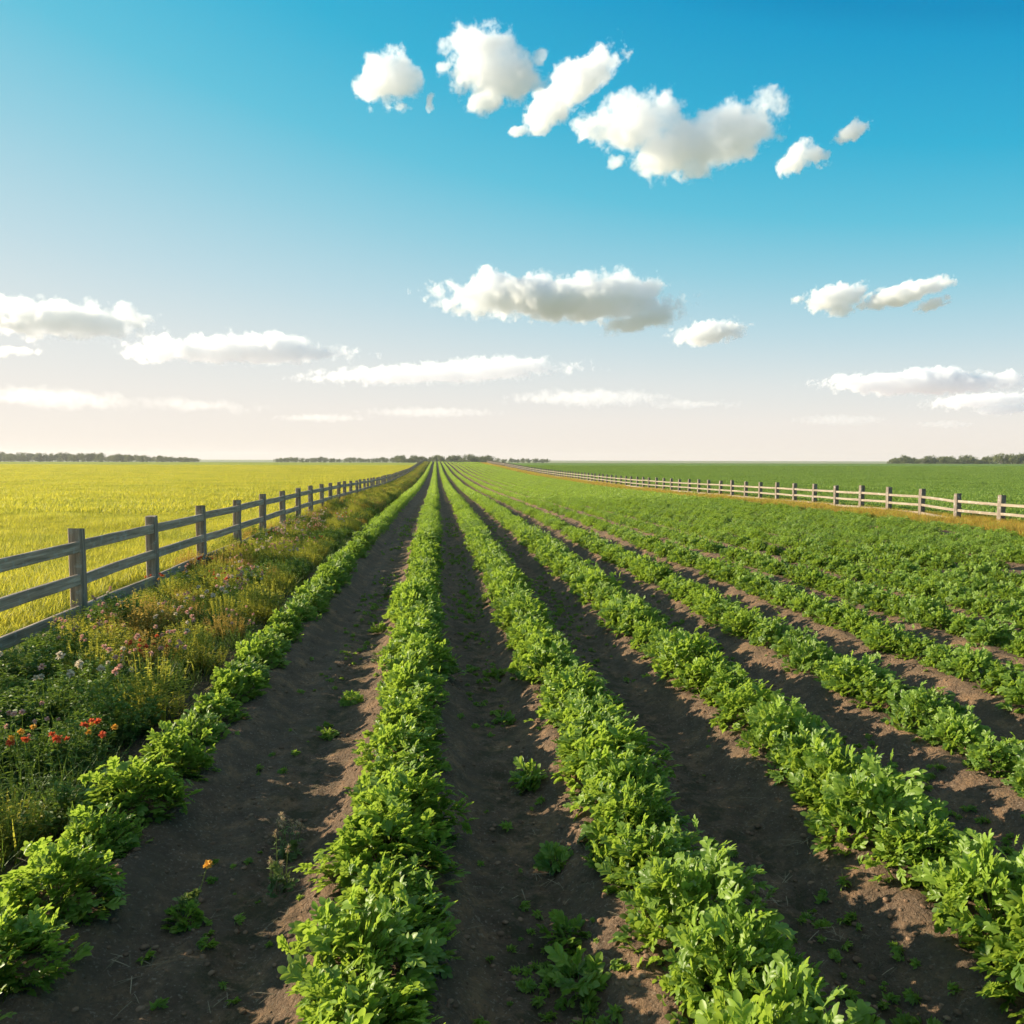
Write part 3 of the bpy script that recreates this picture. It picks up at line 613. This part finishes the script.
for px, py, key, s, lb in [
    (14, 815, 'red', 1.0, 'red orange wildflowers cut by the picture edge'),
    (52, 812, 'red', 1.05, 'taller red orange wildflowers over grassy leaves'),
    (86, 790, 'red', .9, 'amber and red wildflowers next to the bare soil gap'),
    (60, 740, 'white', 1.05, 'pale round flower heads on bare stalks behind the red flowers'),
    (112, 730, 'white', 1.05, 'two cream flower heads on tall straight stalks'),
    (140, 708, 'pink', 1.0, 'pinkish flower heads in front of the yellow green weed'),
    (165, 690, 'pink', 1.0, 'dense pink and cream flower heads behind the yellow green weed'),
    (190, 668, 'white', 1.0, 'white puffball flower heads in the middle of the verge'),
    (218, 632, 'white', 1.05, 'white flower heads below the third fence post'),
    (240, 650, 'pink', .8, 'few pink flower heads beside the rounded weed'),
    (232, 618, 'white', .9, 'small white flower heads near the golden clump'),
    (318, 556, 'red', .9, 'lone reddish flowers far along the verge')]:
    x, y = gp(px, py); plant_flower(FP[key][len(placed) % 3], x, y, random.uniform(0, 6), s, lb, None); placed.append((x, y, .6))
# the rest of the verge, each clump of its own out to thirty metres
GR = {'green': 'green weed clumps filling the verge', 'yellow': 'yellow weed clumps along the verge', 'orange': 'orange tipped weed clumps along the verge'}
LB = {'green': 'one of the many dark green weed clumps filling the verge under the fence', 'yellow': 'one of the many sunlit yellow green weed clumps farther along the verge', 'orange': 'one of the many orange brown weed clumps farther along the verge'}
r = np.random.default_rng(21); cnt = 0
for _ in range(5000):
    y = 3.0 + 27 * r.random() ** 1.1; x = r.uniform(-4.35, -2.25)
    if not seen(x, y, .2, 130): continue
    if y < 13.5 and x < -3.7: continue
    if any((x - a) ** 2 + (y - b) ** 2 < (.30 + .1 * c) ** 2 for a, b, c in placed): continue
    q = float(vnoise(np.array([x * .8 + 5]), np.array([y * .45]))[0]) + r.normal(0, .16) + .02 * min(y - 8, 8)
    key = 'green' if q < -.06 else ('yellow' if r.random() < .72 else 'orange')
    if y < 6.5: key = 'green'
    weed(key, x, y, r.uniform(.6, 1.05), LB[key], GR[key]); cnt += 1
    if cnt > 270: break
for _ in range(64):
    y = 5 + 22 * r.random() ** 1.2; x = r.uniform(-3.85, -2.3); k = r.choice(['white', 'pink', 'white', 'red'], p=[.38, .3, .14, .18])
    plant_flower(FP[k][int(r.integers(3))], x, y, r.uniform(0, 6), r.uniform(.8, 1.0), 'one of the many small %s flowers scattered among the verge weeds' % {'white': 'white', 'pink': 'pink', 'red': 'reddish'}[k], {'white': 'white', 'pink': 'pink', 'red': 'reddish'}[k] + ' flowers scattered along the verge')
def scatter_area(name, meshes, n, xr, yr, pw, smin, smax, label, cat, seed, acc=None):
    r = np.random.default_rng(seed); y = yr[0] + (yr[1] - yr[0]) * r.random(n) ** pw; x = r.uniform(xr[0], xr[1], n)
    if acc is not None: k = acc(x, y, r); x, y = x[k], y[k]
    return scatter(name, collection_of(name, meshes), np.stack([x, y, ground_z(x, y, False)], 1), r.uniform(0, 6.28, len(x)), r.uniform(smin, smax, len(x)), label, cat)
low_tuft = [tint_mesh('grass', tuft(np.random.default_rng(i), 30, .15, .16), M_GRASSY, False) for i in range(4)]
scatter_area('verge_grass', low_tuft, 5200, (-4.5, -2.1), (2.0, 40), 1.5, .6, 1.3, 'low dark grass covering the verge between the clumps', 'grass', 31)
scatter_area('far_verge_weeds', BUSH['green'] + BUSH['yellow'] + BUSH['orange'][:2], 3600, (-4.3, -2.25), (30, 270), 1.25, .7, 1.2, 'rough weeds along the fence running to the horizon', 'weeds', 32)
# dry grass under the pale fence
dry_tuft = [tint_mesh('grass', tuft(np.random.default_rng(i + 50), 70, .34, .22), [M_DRY, M_DRY, M_ORANGE, M_YELLOWISH][i % 4], False) for i in range(4)]
scatter_area('dry_grass', dry_tuft, 15000, (15.0, 17.6), (16, 270), 1.6, .5, 1.0, 'dry orange and yellow grass under the pale fence', 'grass', 33, lambda x, y, r: vnoise(x * .9, y * .35) + r.normal(0, .15, len(x)) > -.12)
# weeds standing in the furrows
def small_weed(i):
    r = np.random.default_rng(1200 + i); return tint_mesh('furrow_weed', merge(dome(r, 34, .11, .10, T_COMP, .085), tuft(r, 10, .1, .05)), M_CROP, False)
SW = [small_weed(i) for i in range(4)]
for i, (px, py, s, lb) in enumerate([
    (528, 785, 1.2, 'ragged dark green weed in the furrow left of centre soil track'), (556, 868, .9, 'flat green weed halfway down the middle furrow'), (608, 892, .8, 'bright weed sprig at the foot of the third crop row'),
    (570, 945, .9, 'shaded weed low in the middle furrow'), (580, 990, 1.15, 'dark green weed patch at the bottom of the middle furrow'), (352, 704, .85, 'green weed tucked beside the second crop row'),
    (380, 632, .9, 'green weed with a dry stalk in the first furrow'), (499, 676, .7, 'tiny weed on the soil by the third crop row'), (505, 722, .7, 'faint low weed in the middle furrow track'), (612, 600, .7, 'small weed in the furrow beyond the third row'),
    (186, 925, .7, 'low green weed beside the single yellow flower'), (330, 735, .6, 'small weed in the shaded first furrow')]):
    x, y = gp(px, py); o = bpy.data.objects.new('furrow_weed', SW[i % 4]); C.objects.link(o); o.location = (x, y, gz(x, y) - .005); o.rotation_euler.z = i * 1.7; o.scale = (s, s, s); o['label'] = lb; o['category'] = 'weed'
def stalk_weed(seed, n, H, kind, hs):
    r = np.random.default_rng(seed); vft, tips = stalky(r, n, H, .05, .04, 9)
    root = bpy.data.objects.new('stalk_weed', tint_mesh('stalk_weed', merge(vft, dome(r, 14, .07, H * .45, T_COMP, .06)), M_STEM, False))
    return root, [(HEADS[kind][j % 3], tips[j], hs) for j in range(n)]
for i, (px, py, n_, H_, kind, hs, lb) in enumerate([
    (288, 852, 8, .27, 'tan', 1.0, 'weed with several tan buds standing in the first furrow'), (279, 893, 5, .3, 'tan', .9, 'shorter weed with an amber bud below the taller budding weed'),
    (187, 915, 1, .22, 'amber', .9, 'single small yellow flower on a thin stalk in the furrow'), (378, 668, 4, .24, 'tan', .8, 'dry stalked weed beside the second crop row'),
    (484, 610, 5, .3, 'tan', .9, 'pale budding stalks in the middle furrow'), (388, 597, 4, .28, 'tan', .9, 'thin budding stalks far up the first furrow')]):
    x, y = gp(px, py); o = plant_flower(stalk_weed(1500 + i, n_, H_, kind, hs), x, y, i, 1, lb, None); o['category'] = 'weed'

# ------------------------------------------------------------------ the fields on both sides
def patch(seed, n, size, H, mat, wide=1.0, templates=T_BLADE):
    r = np.random.default_rng(seed); pos = np.stack([r.uniform(-size, size, n), r.uniform(-size, size, n), np.zeros(n)], 1)
    a = r.uniform(0, 6.28, n); lean = r.uniform(.05, .6, n); d = np.stack([np.cos(a) * lean, np.sin(a) * lean, np.ones(n)], 1); nr = np.stack([-np.cos(a), -np.sin(a), np.full(n, .3)], 1)
    tv = [(v * np.array([1, wide, 1]), f) for v, f in templates]
    return tint_mesh('field_grass', lay(tv, pos, d, nr, H * r.uniform(.5, 1.15, n), np.clip(r.normal(.55, .25, n), 0, 1)), mat, False)
def field(name, xr, yr, cell, meshes, label, cat, seed, z=0.0):
    r = np.random.default_rng(seed); gx = np.arange(xr[0], xr[1], cell); gy = np.arange(yr[0], yr[1], cell); A, B = np.meshgrid(gx, gy); A = A.ravel() + r.normal(0, cell * .12, A.size); B = B.ravel() + r.normal(0, cell * .12, B.size)
    p_ = np.array([seen(a, b, 0, 260) for a, b in zip(A, B)]); A, B = A[p_], B[p_]
    hs = 1 + .9 * vnoise(A * .55, B * .4) + .4 * vnoise(A * 2.1, B * 2.1); hs = np.clip(hs, .45, 1.5)
    sc = np.stack([np.full(len(A), 1.05), np.full(len(A), 1.05), hs], 1)
    return scatter(name, collection_of(name, meshes), np.stack([A, B, ground_z(A, B, False) + z], 1), r.choice([0, 1.5708, 3.1416, 4.712], len(A)), sc, label, cat)
field('field_grass', (-22, -4.55), (5, 30), .5, [patch(i, 330, .28, .19, M_FIELD, 1.2) for i in range(5)], 'yellow green young grain right behind the grey fence', 'grain', 41)
field('field_grass', (-170, -4.7), (30, 210), 1.5, [patch(i + 10, 520, .85, .24, M_FIELD, 3.0) for i in range(4)], 'yellow green grain field in the middle distance', 'grain', 42)
field('field_grass', (-22, -22 + 17.3), (30, 31), 1.2, [patch(i + 10, 420, .7, .22, M_FIELD, 2.0) for i in range(2)], 'grain at the turn of the yellow field', 'grain', 45)
field('green_field_crop', (17.9, 180), (18, 215), 1.5, [patch(i + 20, 420, .85, .2, M_FIELD_G, 1.0, T_TRI) for i in range(4)], 'low green crop behind the pale fence', 'crop', 43)

# ------------------------------------------------------------------ far trees
def tree_proto(seed, H, Wd):
    r = np.random.default_rng(seed); tb = []
    me_t = beam_mesh('trunk', (0, 0, 0), (0, 0, H * .55), H * .05, H * .05, M_BARK, r, 4, H * .014)
    for v in me_t.vertices: f_ = 1.25 - .75 * v.co.z / (H * .55); v.co.x *= f_; v.co.y *= f_
    n_c = 26; cs_ = np.stack([r.normal(0, Wd * .24, n_c), r.normal(0, Wd * .24, n_c), H * r.uniform(.22, .9, n_c)], 1); rad = Wd * r.uniform(.12, .24, n_c)
    cs_[:, :2] *= (1.25 - .8 * np.abs(cs_[:, 2:3] / H - .45))
    ps = []
    for c_, q in zip(cs_, rad):
        n_ = 70; d = unit(r.normal(0, 1, (n_, 3))); pos = c_ + d * q * r.uniform(.6, 1.1, (n_, 1))
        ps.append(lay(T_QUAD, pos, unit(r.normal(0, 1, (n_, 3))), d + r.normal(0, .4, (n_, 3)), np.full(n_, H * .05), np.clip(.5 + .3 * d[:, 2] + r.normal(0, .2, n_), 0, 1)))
    return bpy.data.objects.new('tree', me_t), tint_mesh('crown', merge(*ps), M_TREE, False)
TP = [tree_proto(700 + i, 6.0, 5.5) for i in range(5)]
def tree(px, D, h, label, group, i):
    d = ray(px, 460); d = Vector((d.x, d.y, 0)) / math.hypot(d.x, d.y) if False else Vector((d.x, d.y, 0)); x, y = d.x * D, d.y * D
    root, crown = TP[i % 5]; o = root.copy(); C.objects.link(o); s = h / 6.0; o.location = (x, y, float(base_z(x, y)) - .1); o.scale = (s * random.uniform(.95, 1.3),) * 2 + (s,); o.rotation_euler.z = random.uniform(0, 6)
    c_ = bpy.data.objects.new('crown', crown); C.objects.link(c_); c_.parent = o
    o['label'] = label; o['category'] = 'tree'; o['group'] = group
i = 0
def line(px0, px1, step_, D, hf, label, group):
    global i
    x = px0
    while x < px1:
        tree(x + random.uniform(-1, 1), D * random.uniform(.96, 1.05), hf(x) * random.uniform(.55, 1.2) * D / 800 + 3.3, label, group, i); i += 1; x += step_ * random.uniform(.7, 1.3)
line(-12, 130, 4.2, 640, lambda x: 6.0 - .012 * x, 'dense dark tree in the far wood beyond the yellow field', 'trees of the far wood beyond the yellow field')
line(130, 198, 4.2, 660, lambda x: 4.2 - (x - 130) * .045, 'low tree at the thinning end of the far wood', 'low trees ending the far wood')
line(276, 398, 4.5, 700, lambda x: 2.0 + 1.0 * math.sin(x * .2), 'small distant tree just above the far edge of the yellow field', 'small trees above the yellow field edge')
line(398, 490, 4.0, 560, lambda x: 3.2 + 1.6 * math.sin(x * .35), 'distant tree at the spot where the crop rows meet', 'trees where the crop rows meet')
line(478, 488, 4.0, 540, lambda x: 5.0, 'slightly taller distant tree just past where the rows meet', 'taller trees past where the rows meet')
line(490, 548, 5.5, 700, lambda x: 1.6, 'tiny distant bushy tree above the far end of the pale fence', 'tiny trees above the pale fence end')
line(893, 998, 4.6, 520, lambda x: 3.6 + 1.3 * math.sin(x * .3), 'distant round tree on the edge of the green field', 'round trees on the green field edge')
line(1002, 1040, 5.0, 500, lambda x: 7.5, 'taller dark tree of the cluster ending the green field skyline', 'taller trees ending the skyline')
# seedlings and moss like weeds low in the furrows
def seedling(i):
    r = np.random.default_rng(1700 + i); return tint_mesh('seedling', merge(dome(r, 9, .035, .03, T_TRI, .035), tuft(r, 4, .05, .02)), M_CROP, False)
r = np.random.default_rng(61); n = 5200; yy = 1.9 + 26 * r.random(n) ** 1.5; mid = np.array([-.85, .42, 1.6, 2.75])[r.integers(0, 4, n)]; xx = mid + r.normal(0, .13, n)
k = vnoise(xx * 2.5, yy * 1.4) + .2 * r.normal(0, 1, n) > .13; xx, yy = xx[k], yy[k]
scatter('seedlings', collection_of('seedlings', [seedling(i) for i in range(5)]), np.stack([xx, yy, ground_z(xx, yy)], 1), r.uniform(0, 6, len(xx)), r.uniform(.3, 1.1, len(xx)), 'tiny green seedlings and weeds low in the furrows', 'ground cover')
# ------------------------------------------------------------------ the pale air over the fields
hz = bpy.data.objects.new('haze', np_mesh('haze', box_v((-1500, -60, -3.0), (1500, 1500, 14)), BOXF, False)); C.objects.link(hz); hz['kind'] = 'stuff'
m = bpy.data.materials.new('haze'); m.use_nodes = True; t = m.node_tree; t.nodes.clear()
v = nn(t, 'ShaderNodeVolumePrincipled'); v.inputs['Color'].default_value = (.93, .94, 1, 1); v.inputs['Density'].default_value = .00017; v.inputs['Anisotropy'].default_value = 0.3
o = nn(t, 'ShaderNodeOutputMaterial'); t.links.new(v.outputs[0], o.inputs['Volume']); hz.data.materials.append(m)
